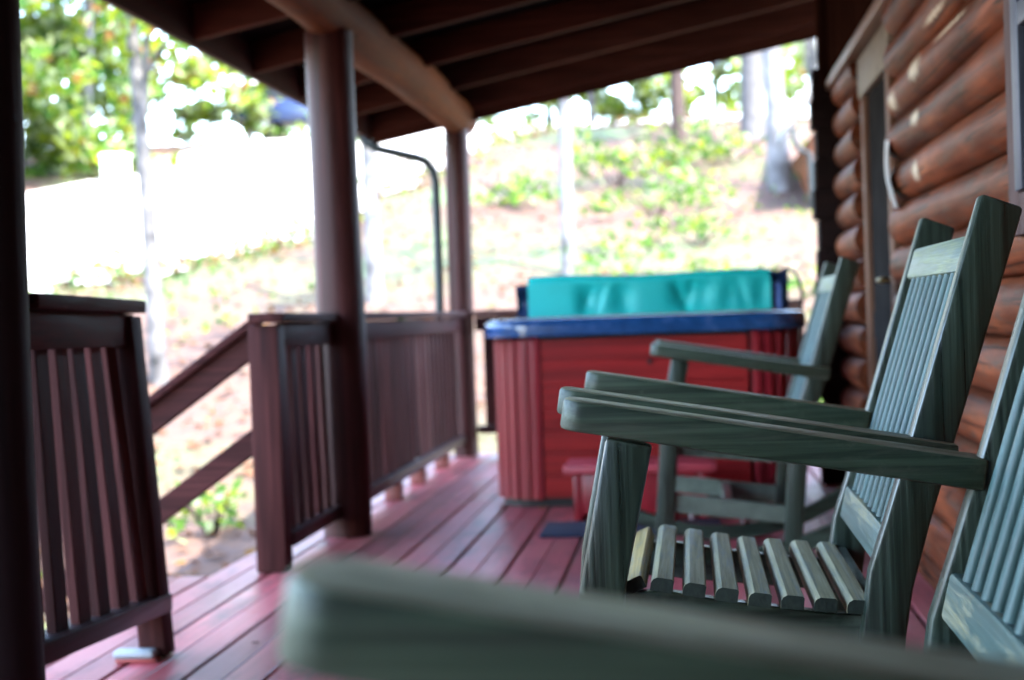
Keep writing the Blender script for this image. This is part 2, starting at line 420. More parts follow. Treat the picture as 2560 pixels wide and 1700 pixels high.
# door
door = thing('door', None, None); door.parent = cabin; door.location = cabin_off
del_keys = [k for k in ('label', 'category') if k in door]
for k in del_keys: del door[k]
fr = MB(); fr.box((.755, 5.73, 0), (.80, 5.85, 1.77), .004); fr.box((.755, 6.55, 0), (.80, 6.67, 1.77), .004)
cab(fr, 'door_frame', TRIM, door)
cab(MB().box((.750, 5.70, 1.772), (.80, 6.70, 1.94), .006), 'door_header', PALE, door)
cab(MB().box((.775, 5.852, .02), (.80, 6.548, 1.77), .003), 'door_panel', plain('grey_door', (.024, .022, .022), .9, 0, .2, 5, spec=0.), door)
for z0_, z1_ in ((.75, .86), (.15, .24)): cab(MB().box((.764, 5.90, z0_), (.774, 6.50, z1_), .003), 'door_rail', MATS['grey_door'], door)
cab(MB().tube([(.77, 5.93, .98), (.735, 5.93, .98)], .011).tube([(.735, 5.93, .98), (.732, 6.03, .98)], [.012, .009]), 'door_handle', plain('dull_brass', (.35, .26, .12), .35, 1.), door)
# window
win = thing('window', None, None); win.parent = cabin; win.location = cabin_off
for k in [k for k in ('label', 'category') if k in win]: del win[k]
w = MB(); w.box((.700, 3.33, 1.03), (.80, 3.43, 1.94), .005); w.box((.700, 2.2, 1.03), (.80, 2.30, 1.94), .005)
w.box((.700, 2.302, 1.03), (.80, 3.328, 1.12), .005); w.box((.700, 2.302, 1.85), (.80, 3.328, 1.94), .005)
cab(w, 'window_frame', wood('grey_pink_trim', (.075, .045, .042), (.13, .085, .08), 2, .7, spec=.1), win)
s_ = MB(); s_.box((.692, 3.26, 1.122), (.72, 3.328, 1.848), .004); s_.box((.692, 2.302, 1.122), (.72, 2.36, 1.848), .004)
s_.box((.692, 2.362, 1.46), (.72, 3.258, 1.51), .004)
cab(s_, 'sash', plain('blue_grey_metal', (.06, .065, .09), .5, .3, .1), win)
cab(MB().box((.706, 2.362, 1.122), (.712, 3.258, 1.458)).box((.706, 2.362, 1.512), (.712, 3.258, 1.848)), 'pane', plain('dark_glass', (.02, .022, .03), .06, 0, .1), win)

# white curved strip that hangs on the log ends by the door
pts_o, pts_i = [], []
for i in range(15):
    t = i / 14; z = 1.462 - .245 * t
    bulge = .030 * math.sin(math.pi * min(1, t * 1.05))
    yy = 5.60 - .16 * t * t
    pts_o.append((yy, z, .722 - bulge * .3)); pts_i.append((yy - .15, z, .700 - bulge * .3))
t = bmesh.new(); A = []
for (y0, z0, x0), (y1, z1, x1) in zip(pts_o, pts_i):
    A.append([t.verts.new(p) for p in ((x0, y0, z0), (x1, y1, z1), (x1 + .012, y1 - .004, z1), (x0 + .014, y0 - .004, z0))])
for a, c in zip(A, A[1:]):
    for i in range(4): t.faces.new((a[i], a[(i + 1) % 4], c[(i + 1) % 4], c[i]))
t.faces.new(A[0]); t.faces.new(A[-1])
o = _finish(t, 'white_strip', plain('white_plastic', (.90, .90, .91), .3, 0, .02), None, 45, (0, 0, 0))
tag(o, 'curved white plastic strip hanging on the log ends beside the door', 'strip')

# ------------------------------------------------------------------ porch roof
def rz_(x): return 2.09 + .197 * (x + 1.93)
roof = thing('porch_roof', 'sloping dark porch roof with exposed brown rafters overhead', 'roof', (-1.5, 3, 2.3))
ro = Vector((1.5, -3, -2.3))
ang = math.atan(.197)
raf_y = [9.61 - .872 * i for i in range(15)]
for i, yy in enumerate(raf_y):
    x0, x1 = -2.0, (.70 if yy < 7.7 else 1.5)
    m = MB().prism([(x0, rz_(x0)), (x1, rz_(x1)), (x1, rz_(x1) + .15), (x0, rz_(x0) + .15)], 1, yy - .024, yy + .024, .008, 2)
    m.build('rafter', RAFT, roof, 30, ro)
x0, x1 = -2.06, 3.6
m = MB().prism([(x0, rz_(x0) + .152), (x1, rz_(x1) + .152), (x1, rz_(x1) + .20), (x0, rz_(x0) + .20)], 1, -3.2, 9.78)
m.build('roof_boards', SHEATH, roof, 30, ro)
m = MB().prism([(x1, rz_(x1) + .152), (x1, rz_(x1) + .20), (7, rz_(x1) - .4), (7, rz_(x1) - .45)], 1, -3.2, 9.0)
m.build('rear_slope', SHEATH, roof, 30, ro)
MB().box((-2.032, -3.2, rz_(-2.03) - .012), (-2.002, 9.66, rz_(-2.03) + .165), .003).build('fascia', RAIL(1), roof, 30, ro)
m = MB()
m.prism([(-2.0, rz_(-2.0) - .058), (1.5, rz_(1.5) - .090), (1.5, rz_(1.5) + .15), (-2.0, rz_(-2.0) + .15)], 1, 9.637, 9.66, .003, 1)
m.build('rake_board', RAFT, roof, 30, ro)

# log beam on the posts
bpath = [(-1.45 + .008 * math.sin(y * 1.7), y, 2.185 + .006 * math.sin(y * 2.3 + 1)) for y in [-3.2 + .33 * i for i in range(40)]]
bpath[-1] = (-1.45, 9.86, 2.185)
o = MB().tube(bpath, [.118 + .006 * math.sin(i * 1.3) for i in range(40)], 24).build('log_beam', BEAM, None, 50)
tag(o, 'peeled orange brown log beam resting on the porch posts under the rafters', 'beam')

def post(x, y, r, label, m=None, z1=2.10):
    pz = [0, .02] + [.15 * i for i in range(1, 14)] + [z1]
    p = [(x + .004 * math.sin(z * 2.2 + y), y + .004 * math.cos(z * 1.7), z) for z in pz]
    o = MB().tube(p, [r * (1.0 + .02 * math.sin(z * 3 + y)) for z in pz], 28).build('porch_post', m or POST(2), None, 50)
    tag(o, label, 'post', 'round log posts of the porch')
post(-1.505, 3.10, .100, 'dark round log post in shade at the near end of the railing', wood('shaded_post', (.006, .003, .003), (.016, .007, .007), 2, .6, spec=.15))  # near-black tone carries the shade on this post in its colour
post(-1.452, 6.22, .101, 'round log post between the stair gap and the long railing')
post(-1.455, 9.66, .079, 'round log post at the far porch corner beside the downspout')

# ------------------------------------------------------------------ railings
PICK = (.027, .071)
def railing(name, label, y0, y1, x0, x1t, x1b, zt0, zt1, zb0, zb1, first, pitch, n, endpost=None, feet=(), cap_ext=(0, 0)):
    t = thing(name, label, 'railing', (x0, y0, 0), 'dark red porch railings')
    off = (-x0, -y0, 0)
    T = lambda y: (x0 + (x1t - x0) * (y - y0) / (y1 - y0), zt0 + (zt1 - zt0) * (y - y0) / (y1 - y0))
    B = lambda y: (x0 + (x1b - x0) * (y - y0) / (y1 - y0), zb0 + (zb1 - zb0) * (y - y0) / (y1 - y0))
    a, c = y0 - cap_ext[0], y1 + cap_ext[1]
    MB().bar((T(a)[0], a, T(a)[1] - .019), (T(c)[0], c, T(c)[1] - .019), .13, .036, .006).build('top_rail', RAIL(1), t, 30, off)
    MB().bar((T(y0)[0] + .018, y0, T(y0)[1] - .083), (T(y1)[0] + .018, y1, T(y1)[1] - .083), .036, .088, .004).build('under_rail', RAIL(1), t, 30, off)
    MB().bar((B(y0)[0], y0, B(y0)[1] - .02), (B(y1)[0], y1, B(y1)[1] - .02), .095, .05, .005).build('bottom_rail', wood('glossy_rail_stain', (.012, .005, .005), (.036, .013, .013), 1, .42, None, grain=(2, 60), coat=.12, spec=.3), t, 30, off)
    for k in range(n):
        y = first + pitch * k
        if y > y1 - .04: break
        (xt, zt), (xb, zb) = T(y), B(y)
        j = random.uniform(-.004, .004)
        MB().prism([(xb - .0135, zb + .001), (xb + .0135, zb + .001), (xt - .0005, zt - .041), (xt - .0275, zt - .041)], 1, y - PICK[1] / 2 + j, y + PICK[1] / 2 + j, .003, 1).build('baluster', RAILV(2, random.choice((0, 0, 1, 1, 2))), t, 30, off)
    if endpost:
        xb, xt, ya, yb, za, zb_ = endpost
        w_ = .038 if name == 'porch_railing' and xt != xb else .055
        MB().prism([(xb - w_, za), (xb + w_, za), (xt + w_, zb_), (xt - w_, zb_)], 1, ya, yb, .006).build('end_post', RAIL(2), t, 30, off)
    for (y, h) in feet:
        MB().box((B(y)[0] - .04, y - .045, .001), (B(y)[0] + .04, y + .045, B(y)[1] - .046), .004).build('foot', wood('red_block', (.16, .04, .03), (.28, .08, .06), 2, .5), t, 30, off)
    return t
railing('porch_railing', 'leaning dark railing panel at the left, near the camera, with a loose end post', 3.19, 4.03, -1.485, -1.555, -1.488, .985, .975, .205, .160, 3.245, .131, 6,
        endpost=(-1.474, -1.535, 3.95, 4.03, .004, .93), cap_ext=(0, .02))
railing('porch_railing', 'short dark railing between the stair gap and the middle round post', 5.38, 6.13, -1.50, -1.50, -1.50, .935, .93, .128, .128, 5.49, .145, 5,
        endpost=(-1.52, -1.52, 5.29, 5.39, .002, .893), cap_ext=(.12, 0))
railing('porch_railing', 'long dark railing with close pickets between the middle and far round posts', 6.33, 9.57, -1.49, -1.48, -1.49, .932, .93, .135, .135, 6.40, .139, 24, feet=((7.42, 0), (8.10, 0), (8.9, 0)))
# far end railing across the porch end
t = thing('porch_railing', 'dark railing across the far porch end, half hidden by the hot tub', 'railing', (-1.4, 9.66, 0), 'dark red porch railings')
off = (1.4, -9.66, 0)
MB().box((-1.37, 9.60, .893), (.70, 9.72, .93), .006).build('top_rail', RAIL(0), t, 30, off)
MB().box((-1.37, 9.64, .80), (.70, 9.68, .891), .004).build('under_rail', RAIL(0), t, 30, off)
MB().box((-1.37, 9.62, .14), (.70, 9.70, .19), .004).build('bottom_rail', RAIL(0), t, 30, off)
for k in range(15):
    xx = -1.28 + .139 * k
    if xx > .67: break
    MB().box((xx - .041, 9.648, .192), (xx + .041, 9.672, .80), .003).build('baluster', RAIL(2), t, 30, off)

sr = thing('stair_railing', 'sloping two board handrail running down beside the porch steps', 'railing', (-1.58, 5.45, 0))
off = (1.58, -5.45, 0)
def sloped(xa, za, xb, zb, h, yw=.04):
    return MB().prism([(xa, za - h), (xa, za), (xb, zb), (xb, zb - h)], 1, 5.43, 5.43 + yw, .004, 1)
k = .69
sloped(-1.585, .906, -2.95, .906 - k * 1.365, .125).build('handrail', RAIL(0), sr, 30, off)
MB().bar((-1.575, 5.45, .915), (-2.96, 5.45, .915 - k * 1.385), .10, .03, .004).build('rail_cap', RAIL(0), sr, 30, off)
sloped(-1.60, .522, -2.95, .522 - k * 1.35, .10).build('lower_board', RAIL(0), sr, 30, off)
MB().box((-3.04, 5.40, -1.0), (-2.952, 5.49, .05), .006).build('newel_post', RAIL(2), sr, 30, off)

# downspout
o = MB().tube([(-2.10, 9.62, 2.13), (-2.062, 9.62, 2.085), (-2.03, 9.62, 2.035), (-1.96, 9.62, 1.992), (-1.87, 9.62, 1.968), (-1.70, 9.62, 1.922), (-1.645, 9.62, 1.895), (-1.605, 9.62, 1.84), (-1.59, 9.62, 1.76), (-1.59, 9.62, 1.2), (-1.60, 9.62, .1), (-1.60, 9.62, -.6)], .030, 12).build('downspout', plain('dark_metal_pipe', (.018, .026, .028), .4, .3, .2), None, 60)
tag(o, 'dark bent downspout pipe running down the far corner post', 'downspout')

# block under the leaning panel
o = thing('white_block', 'small rounded white block with a red base under the loose railing end', 'block', (-1.512, 3.925, 0))
MB().box((-.058, -.022, .010), (.058, .025, .034), .011, 3).build('block_top', plain('white_foam', (.30, .32, .32), .5, 0, .1), o)
MB().box((-.052, -.020, .001), (.062, .024, .010), .003).build('base', plain('red_rubber', (.30, .04, .03), .5), o)

# ------------------------------------------------------------------ rocking chairs
PF = [(.451, 1.060), (.336, .694), (.293, .560), (.266, .481), (.250, .378), (.226, .080)]
PR = [(.288, .066), (.318, .377), (.330, .450), (.361, .559), (.402, .685), (.513, 1.036)]
def front_x(z):
    for (xa, za), (xb, zb) in zip(PF, PF[1:]):
        if zb <= z <= za: return xa + (xb - xa) * (za - z) / (za - zb)
    return PF[0][0]
SLX = [-.125 + .051 * i for i in range(8)]
SLZ = [.472, .474, .465, .456, .448, .442, .437, .433]
def rocking_chair(hw, loc, label, up=0., near_arm=None, lg=0.):
    t = thing('rocking_chair', label, 'rocking chair', loc, 'green rocking chairs along the log wall')
    for s in (-1, 1):
        ax_, az_, sl = near_arm if (near_arm and s < 0) else (-.208, .782 + up, -.172)
        ca, sa = math.cos(math.atan(sl)), math.sin(math.atan(sl))
        # y measured inwards from the outer face of the arm
        Yo = lambda d: s * (hw - d)
        def span(d0, d1): a, c = Yo(d0), Yo(d1); return (min(a, c), max(a, c))
        # arm: outline in plan, tilted down to the back
        r = .030; out = []
        for i in range(7):
            a = math.pi / 2 * i / 6; out.append((r - r * math.sin(a), r - r * math.cos(a)))
        out = out[::-1]                       # from (0,r) .. hmm: front outer corner
        pl = [(x, y) for x, y in out[::-1]]   # (r,0) -> (0,r)
        pl += [(r - r * math.cos(math.pi / 2 * i / 6), .085 - r + r * math.sin(math.pi / 2 * i / 6)) for i in range(7)]
        Lo = .618; Li = .560
        pl += [(Li, .085), (Li, .0335), (Lo, .0335), (Lo, 0)]
        pl = [(x, Yo(y)) for x, y in pl]
        mtx = Matrix.Translation((ax_, 0, az_)) @ Matrix(((ca, 0, -sa, 0), (0, 1, 0, 0), (sa, 0, ca, 0), (0, 0, 0, 1)))
        MB().prism(pl, 2, -.042, 0, .0055, 2, mtx).build('arm', arm_paint('lit_arm_paint', 1.9) if near_arm and s < 0 else arm_paint(), t, 40)  # near arm copy lightened, the light it catches is put into the paint
        MB().prism(PF + PR, 1, *span(.0345, .079), .006, 2).build('back_post', green(2), t, 40)
        MB().prism([(lg - .140, .727 + up), (lg - .183, .524), (lg - .219, .088), (lg - .155, .080), (lg - .121, .524), (lg - .079, .715 + up)], 1, *span(.0345, .076), .006, 2).build('front_leg', green(2), t, 40)
        # runner
        Rr, cx = .86, .03; arc = []
        for i in range(25):
            a = -.50 + 1.14 * i / 24; arc.append((cx + Rr * math.sin(a), Rr - Rr * math.cos(a) + .0005))
        inner = []
        for i in range(25):
            a = -.50 + 1.14 * i / 24; inner.append((cx + (Rr - .055) * math.sin(a), Rr - (Rr - .055) * math.cos(a)))
        MB().prism(arc + inner[::-1], 1, *span(.0335, .076), .005, 1).build('rocker', green(0), t, 40)
        # seat side rail and stretcher
        MB().prism([(-.150, .440), (-.06, .447), (.05, .428), (.20, .408), (.27, .404), (.262, .345), (.05, .365), (-.150, .385)], 1, *span(.0795, .108), .003, 1).build('seat_rail', green(0), t, 40)
        MB().prism([(-.150, .252), (.250, .203), (.245, .140), (-.155, .188)], 1, *span(.048, .075), .004, 1).build('stretcher', green(0), t, 40)
    # seat slats
    for i in range(8):
        end = .079 if i == 0 else .056
        sx = SLX[i]; w, th = .036, .022
        sl_ = R(22) if i == 0 else -math.atan((SLZ[min(i + 1, 7)] - SLZ[max(i - 1, 1)]) / (.051 * (min(i + 1, 7) - max(i - 1, 1))))
        if i == 0: sl_ = -R(24)
        L_ = hw - end
        pr = [(0, -th), (0, -.010), (.003, -.004), (.009, 0), (w - .003, 0), (w, -.003), (w, -th)]
        m = Matrix.Translation((sx, 0, SLZ[i] if i else .458)) @ Matrix.Rotation(sl_, 4, 'Y')
        jj = random.uniform(-.003, .003)
        ob = MB().prism(pr, 1, -L_ + jj, L_ + jj, 0, 1, m).build('seat_slat', [worn_slat('worn_front_slat', .40, (1.15, .95, .62)) if i == 0 else worn_slat(), wood('end_grain_paint', (.010, .016, .012), (.030, .042, .030), 2, .6, None, grain=(90, 160), spec=.3)], t, 30)
        for p in ob.data.polygons:
            if abs(p.normal.y) > .8 or p.normal.z < -.5: p.material_index = 1
    iw = hw - .079
    MB().prism([(.266, .425), (.288, .425), (.280, .380), (.258, .380)], 1, -iw, iw, .004, 1).build('rear_seat_rail', green(1), t, 40)
    MB().prism([(-.175, .425), (-.153, .432), (-.158, .362), (-.182, .360)], 1, -iw, iw, .004, 1).build('front_apron', green(1), t, 40)
    MB().prism([(.025, .225), (.06, .221), (.057, .165), (.022, .169)], 1, -hw + .0755, hw - .0755, .004, 1).build('cross_stretcher', green(1), t, 40)
    MB().prism([(.2905, .545), (.276, .484), (.300, .478), (.318, .540)], 1, -iw, iw, .006, 2).build('lower_back_rail', worn_slat('worn_green_rail', .58), t, 40)
    MB().prism([(front_x(1.0) + .002, 1.0), (front_x(.942) + .002, .942), (front_x(.942) + .026, .935), (front_x(1.0) + .026, .993)], 1, -iw, iw, .006, 2).build('top_back_rail', worn_slat('worn_pale_rail', .5, (.75, .98, 1.1)), t, 40)
    n = max(8, round(2 * iw / .0617) - 1)
    for i in range(n):
        y = -iw + 2 * iw * (i + 1) / (n + 1)
        a = Vector((front_x(.535) + .017, y, .530)); c = Vector((front_x(.945) + .015, y, .945))
        w = MB()
        d = (c - a).normalized(); side = Vector((0, 1, 0)); fw = d.cross(side)
        ring = []
        tt = bmesh.new()
        for p in (a, c):
            ring.append([tt.verts.new(p + side * (.0125 * math.copysign(abs(math.cos(q)) ** .7, math.cos(q))) + fw * (.0095 * math.copysign(abs(math.sin(q)) ** .7, math.sin(q)))) for q in [math.pi / 6 + 2 * math.pi * j / 12 for j in range(12)]])
        for j in range(12): tt.faces.new((ring[0][j], ring[0][(j + 1) % 12], ring[1][(j + 1) % 12], ring[1][j]))
        tt.faces.new(ring[0]); tt.faces.new(ring[1])
        w._add(tt); w.build('spindle', wood('lit_spindle_paint', (.024, .056, .052), (.075, .148, .142), 2, .45, (.10, .12, .11), (.64, .8), (2.5, 90), .3, 0., .35), t, 50)  # lighter bluish copy of the chair paint, sky light put into the colour
    return t
mid = rocking_chair(.3555, (0, 2.7225, 0), 'worn green rocking chair in sharp focus with its whole slatted seat showing')
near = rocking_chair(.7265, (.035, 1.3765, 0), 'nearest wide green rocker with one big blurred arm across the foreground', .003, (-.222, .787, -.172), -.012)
far = copy_tree(mid); far.location = (.072, 5.6255, 0)
far['label'] = 'blurred green rocking chair farthest away, in front of the red hot tub'

# ------------------------------------------------------------------ hot tub
def rrect(x0, y0, x1, y1, r, n=10):
    p = []
    for (cx, cy, a0) in ((x1 - r, y1 - r, 0), (x0 + r, y1 - r, 90), (x0 + r, y0 + r, 180), (x1 - r, y0 + r, 270)):
        for i in range(n + 1):
            a = R(a0 + 90 * i / n); p.append((cx + r * math.cos(a), cy + r * math.sin(a)))
    return p
TX0, TX1, TY0, TY1 = -.935, .50, 6.99, 8.42
tub = thing('hot_tub', 'square red panelled hot tub with a marbled blue rim at the far porch end', 'hot tub', (-.2, 7.7, 0))
to = Vector((.2, -7.7, 0))
redm, nt, b, L = newmat('red_tub_panel')
tc = nt.nodes.new('ShaderNodeTexCoord').outputs['Object']
g = noise(nt, mapping(nt, tc, (1.5, 1.5, 45)), 1., 5, .6)
r = ramp(nt, [(.3, (.19, .007, .007)), (.72, (.44, .018, .016))]); L.new(g.outputs[0], r.inputs[0]); L.new(r.outputs[0], b.inputs['Base Color'])
b.inputs['Roughness'].default_value = .5; b.inputs['Specular IOR Level'].default_value = .25; bump(nt, g.outputs[0], .4, .006, b)
redc, nt, b, L = newmat('red_tub_corner')
tc = nt.nodes.new('ShaderNodeTexCoord').outputs['Object']
g = noise(nt, mapping(nt, tc, (30, 30, 1.5)), 1., 5, .6)
r = ramp(nt, [(.3, (.20, .010, .016)), (.72, (.40, .020, .030))]); L.new(g.outputs[0], r.inputs[0]); L.new(r.outputs[0], b.inputs['Base Color'])
b.inputs['Roughness'].default_value = .35; bump(nt, g.outputs[0], .3, .004, b)
blue, nt, b, L = newmat('blue_marbled_acrylic')
tc = nt.nodes.new('ShaderNodeTexCoord').outputs['Object']
g = noise(nt, tc, 9., 6, .7, 1.2)
r = ramp(nt, [(.3, (.005, .026, .075)), (.52, (.012, .070, .21)), (.72, (.08, .13, .28))]); L.new(g.outputs[0], r.inputs[0]); L.new(r.outputs[0], b.inputs['Base Color'])
b.inputs['Roughness'].default_value = .22; b.inputs['Coat Weight'].default_value = .5
# rim ring
def ring(o_pts, i_pts, z0, z1, bev):
    t = bmesh.new(); n = len(o_pts)
    secs = []
    cxx, cyy = (TX0 + TX1) / 2, (TY0 + TY1) / 2
    prof = [(0, z0), (0, z0 + bev * .5)] + [(bev - bev * math.cos(a), z1 - bev + bev * math.sin(a)) for a in [R(15 * q) for q in range(7)]]
    for ins, zz in prof:
        secs.append([t.verts.new((cxx + (x - cxx) * (1 - ins / .72), cyy + (y - cyy) * (1 - ins / .72), zz)) for x, y in o_pts])
    secs.append([t.verts.new((x, y, z1 - .004)) for x, y in i_pts]); secs.append([t.verts.new((x, y, z0 - .1)) for x, y in i_pts])
    for a, c in zip(secs, secs[1:]):
        for k in range(n): t.faces.new((a[k], a[(k + 1) % n], c[(k + 1) % n], c[k]))
    return t
t = ring(rrect(TX0 - .035, TY0 - .035, TX1 + .035, TY1 + .035, .22), rrect(TX0 + .16, TY0 + .16, TX1 - .16, TY1 - .16, .18), .793, .873, .034)
_finish(t, 'rim', blue, tub, 60, to)
MB().prism(rrect(TX0 + .15, TY0 + .15, TX1 - .15, TY1 - .15, .18), 2, .70, .765).build('water', plain('tub_water', (.02, .10, .16), .05, 0, .1), tub, 40, to)
MB().prism(rrect(TX0 + .03, TY0 + .03, TX1 - .03, TY1 - .03, .17), 2, .0, .79).build('shell', plain('black_skirt', (.012, .010, .010), .6), tub, 40, to)
CR = .235
for (cx, cy, a0) in ((TX0 + CR, TY0 + CR, 180), (TX1 - CR, TY0 + CR, 270), (TX1 - CR, TY1 - CR, 0), (TX0 + CR, TY1 - CR, 90)):
    t = bmesh.new(); A = []; N = 72
    for i in range(N + 1):
        a = R(a0 + 90 * i / N); ph = (i / N * 6) % 1
        rr = CR - (.014 if ph < .22 and 0 < i < N else 0) - .002 * math.cos(ph * 6.28)
        A.append([t.verts.new((cx + q * math.cos(a), cy + q * math.sin(a), z)) for z, q in ((.035, rr), (.775, rr), (.79, rr - .02))])
    for a, c in zip(A, A[1:]):
        for k in range(2): t.faces.new((a[k], c[k], c[k + 1], a[k + 1]))
    _finish(t, 'corner_panel', redc, tub, 30, to)
for (x0, y0, x1, y1) in ((TX0 + CR + .008, TY0 + .004, TX1 - CR - .008, TY0 + .03), (TX0 + .004, TY0 + CR + .008, TX0 + .03, TY1 - CR - .008), (TX1 - .03, TY0 + CR + .008, TX1 - .004, TY1 - CR - .008)):
    m = MB(); n = 7; hgt = .735 / n
    for i in range(n): m.box((x0, y0, .04 + hgt * i + .0008), (x1, y1, .04 + hgt * (i + 1) - .0008), .0025, 1)
    m.build('side_panel', redm, tub, 40, to)
o = MB().tube([(-.19 + .0, 6.985, .66), (-.19, 7.0, .66)], .012).build('panel_knob', plain('black_knob', (.01, .01, .01), .5), tub, 40, to)

# folded cover
cov = thing('tub_cover', 'folded teal vinyl spa cover lying across the back of the hot tub', 'tub cover', (-.2, 8.05, .876))
co = Vector((.2, -8.05, -.876))
teal = plain('teal_vinyl', (.004, .50, .46), .5, 0, .12, 3.)
navy = plain('navy_vinyl', (.006, .016, .05), .45, 0, .2, 5.)
def wrinkled(x0, x1, z0, z1, y, depth, amp, seed, nx=90, nz=14):
    rnd = random.Random(seed); folds = [(rnd.uniform(x0, x1), rnd.uniform(.02, .06), rnd.uniform(-.35, .35), rnd.uniform(.4, 1)) for _ in range(11)]
    t = bmesh.new(); G = []
    for i in range(nx + 1):
        x = x0 + (x1 - x0) * i / nx; c = []
        for k in range(nz + 1):
            u = k / nz; z = z0 + (z1 - z0) * u
            d = sum(a * math.exp(-((x - fx - sl * (u - .5) * .25) / w) ** 2) for fx, w, sl, a in folds) * amp * math.sin(math.pi * min(1, u * 1.1 + .05))
            edge = .03 * (max(0, u - .82) / .18) ** 2
            zs = .006 * math.sin(x * 7) * u
            c.append(t.verts.new((x, y + d + edge, z + zs)))
        c.append(t.verts.new((x, y + depth, z1 - .012 + .006 * math.sin(x * 7)))); c.append(t.verts.new((x, y + depth, z0)))
        G.append(c)
    for a, c in zip(G, G[1:]):
        for k in range(len(a) - 1): t.faces.new((a[k], c[k], c[k + 1], a[k + 1]))
    t.faces.new(G[0]); t.faces.new(G[-1][::-1])
    return t
_finish(wrinkled(-.825, .410, .878, 1.085, 7.78, .58, .022, 3), 'cover_body', teal, cov, 50, co)
_finish(wrinkled(-.890, -.827, .878, 1.045, 7.79, .52, .012, 5, 12), 'end_flap', navy, cov, 50, co)
_finish(wrinkled(.412, .500, .878, 1.075, 7.79, .52, .014, 8, 14), 'end_flap', navy, cov, 50, co)
_finish(wrinkled(.435, .462, .878, 1.02, 7.77, .018, .004, 9, 6), 'strap', plain('blue_strap', (.10, .16, .38), .5), cov, 50, co)
lift = MB().tube([(.54, 8.30, .50), (.60, 8.25, .92)] + [(.60 - .16 * (1 - math.cos(a)) * .5 - .0, 8.2, .92 + .17 * math.sin(a)) for a in [R(15 * i) for i in range(1, 10)]], .009, 8)
tag(lift.build('cover_lifter', plain('dark_steel', (.03, .035, .03), .4, .7), None, 50), 'thin curved dark metal cover lifter arm at the right end of the hot tub', 'lifter arm')

# step and mat
stp = thing('tub_step', 'small red wooden step with an overhanging tread before the hot tub', 'step', (-.23, 6.62, 0))
MB().box((-.33, -.17, .205), (.32, .17, .243), .008).build('tread', plain('red_step_tread', (.46, .050, .065), .5, 0, .15), stp)
MB().box((-.29, -.14, .004), (-.255, .14, .204), .003).box((.245, -.14, .004), (.28, .14, .204), .003).box((-.2545, -.135, .03), (.2445, -.115, .204), .003).build('step_body', redc, stp)
mm = MB()
mm.box((-.63, 6.03, .001), (.10, 6.40, .014), .005)
o = mm.build('door_mat', plain('navy_mat', (.006, .009, .030), .85, 0, .4, 60, .5), None)
tag(o, 'dark navy blue mat on the red deck in front of the tub step', 'mat')

# fallen leaves lying about
def dry_leaf(p, s, c, label, yaw=0., grp=None):
    t = bmesh.new(); out = []
    for i in range(14):
        a = 2 * math.pi * i / 14; rr = s * (.75 + .28 * math.cos(5 * a) * (1 if i % 2 else .6)); out.append((rr * math.cos(a), rr * .75 * math.sin(a)))
    cen = t.verts.new((0, 0, s * .10)); vs = [t.verts.new((x, y, s * .22 * (1 + math.cos(3 * math.atan2(y, x))) * .5 + .001)) for x, y in out]
    for i in range(14): t.faces.new((cen, vs[i], vs[(i + 1) % 14]))
    o = _finish(t, 'dry_leaf', leafmat('dry_leaf_%s' % c[0], c[1], .25), None, 60, p); o.rotation_euler = (0, 0, yaw)
    tag(o, label, 'leaf', grp)
dry_leaf((-1.098, 7.17, .002), .028, ('pale', (.55, .50, .40)), 'pale dry leaf on the open deck left of the hot tub', .4)
dry_leaf((-.70, 6.93, .002), .030, ('tan', (.40, .18, .07)), 'orange tan leaf on the deck at the foot of the hot tub corner', 1.2)
dry_leaf((-1.475, 8.0, .137), .028, ('pale', (.55, .50, .40)), 'pale leaf lying on the bottom rail of the long railing', 2.)
dry_leaf((-.86, 7.12, .874), .040, ('orange', (.55, .24, .06)), 'orange leaf on the left front corner of the blue tub rim', .2)
dry_leaf((-1.24, 4.13, .002), .014, ('brown', (.06, .035, .02)), 'tiny brown leaf in a deck board gap near the foreground', .8)

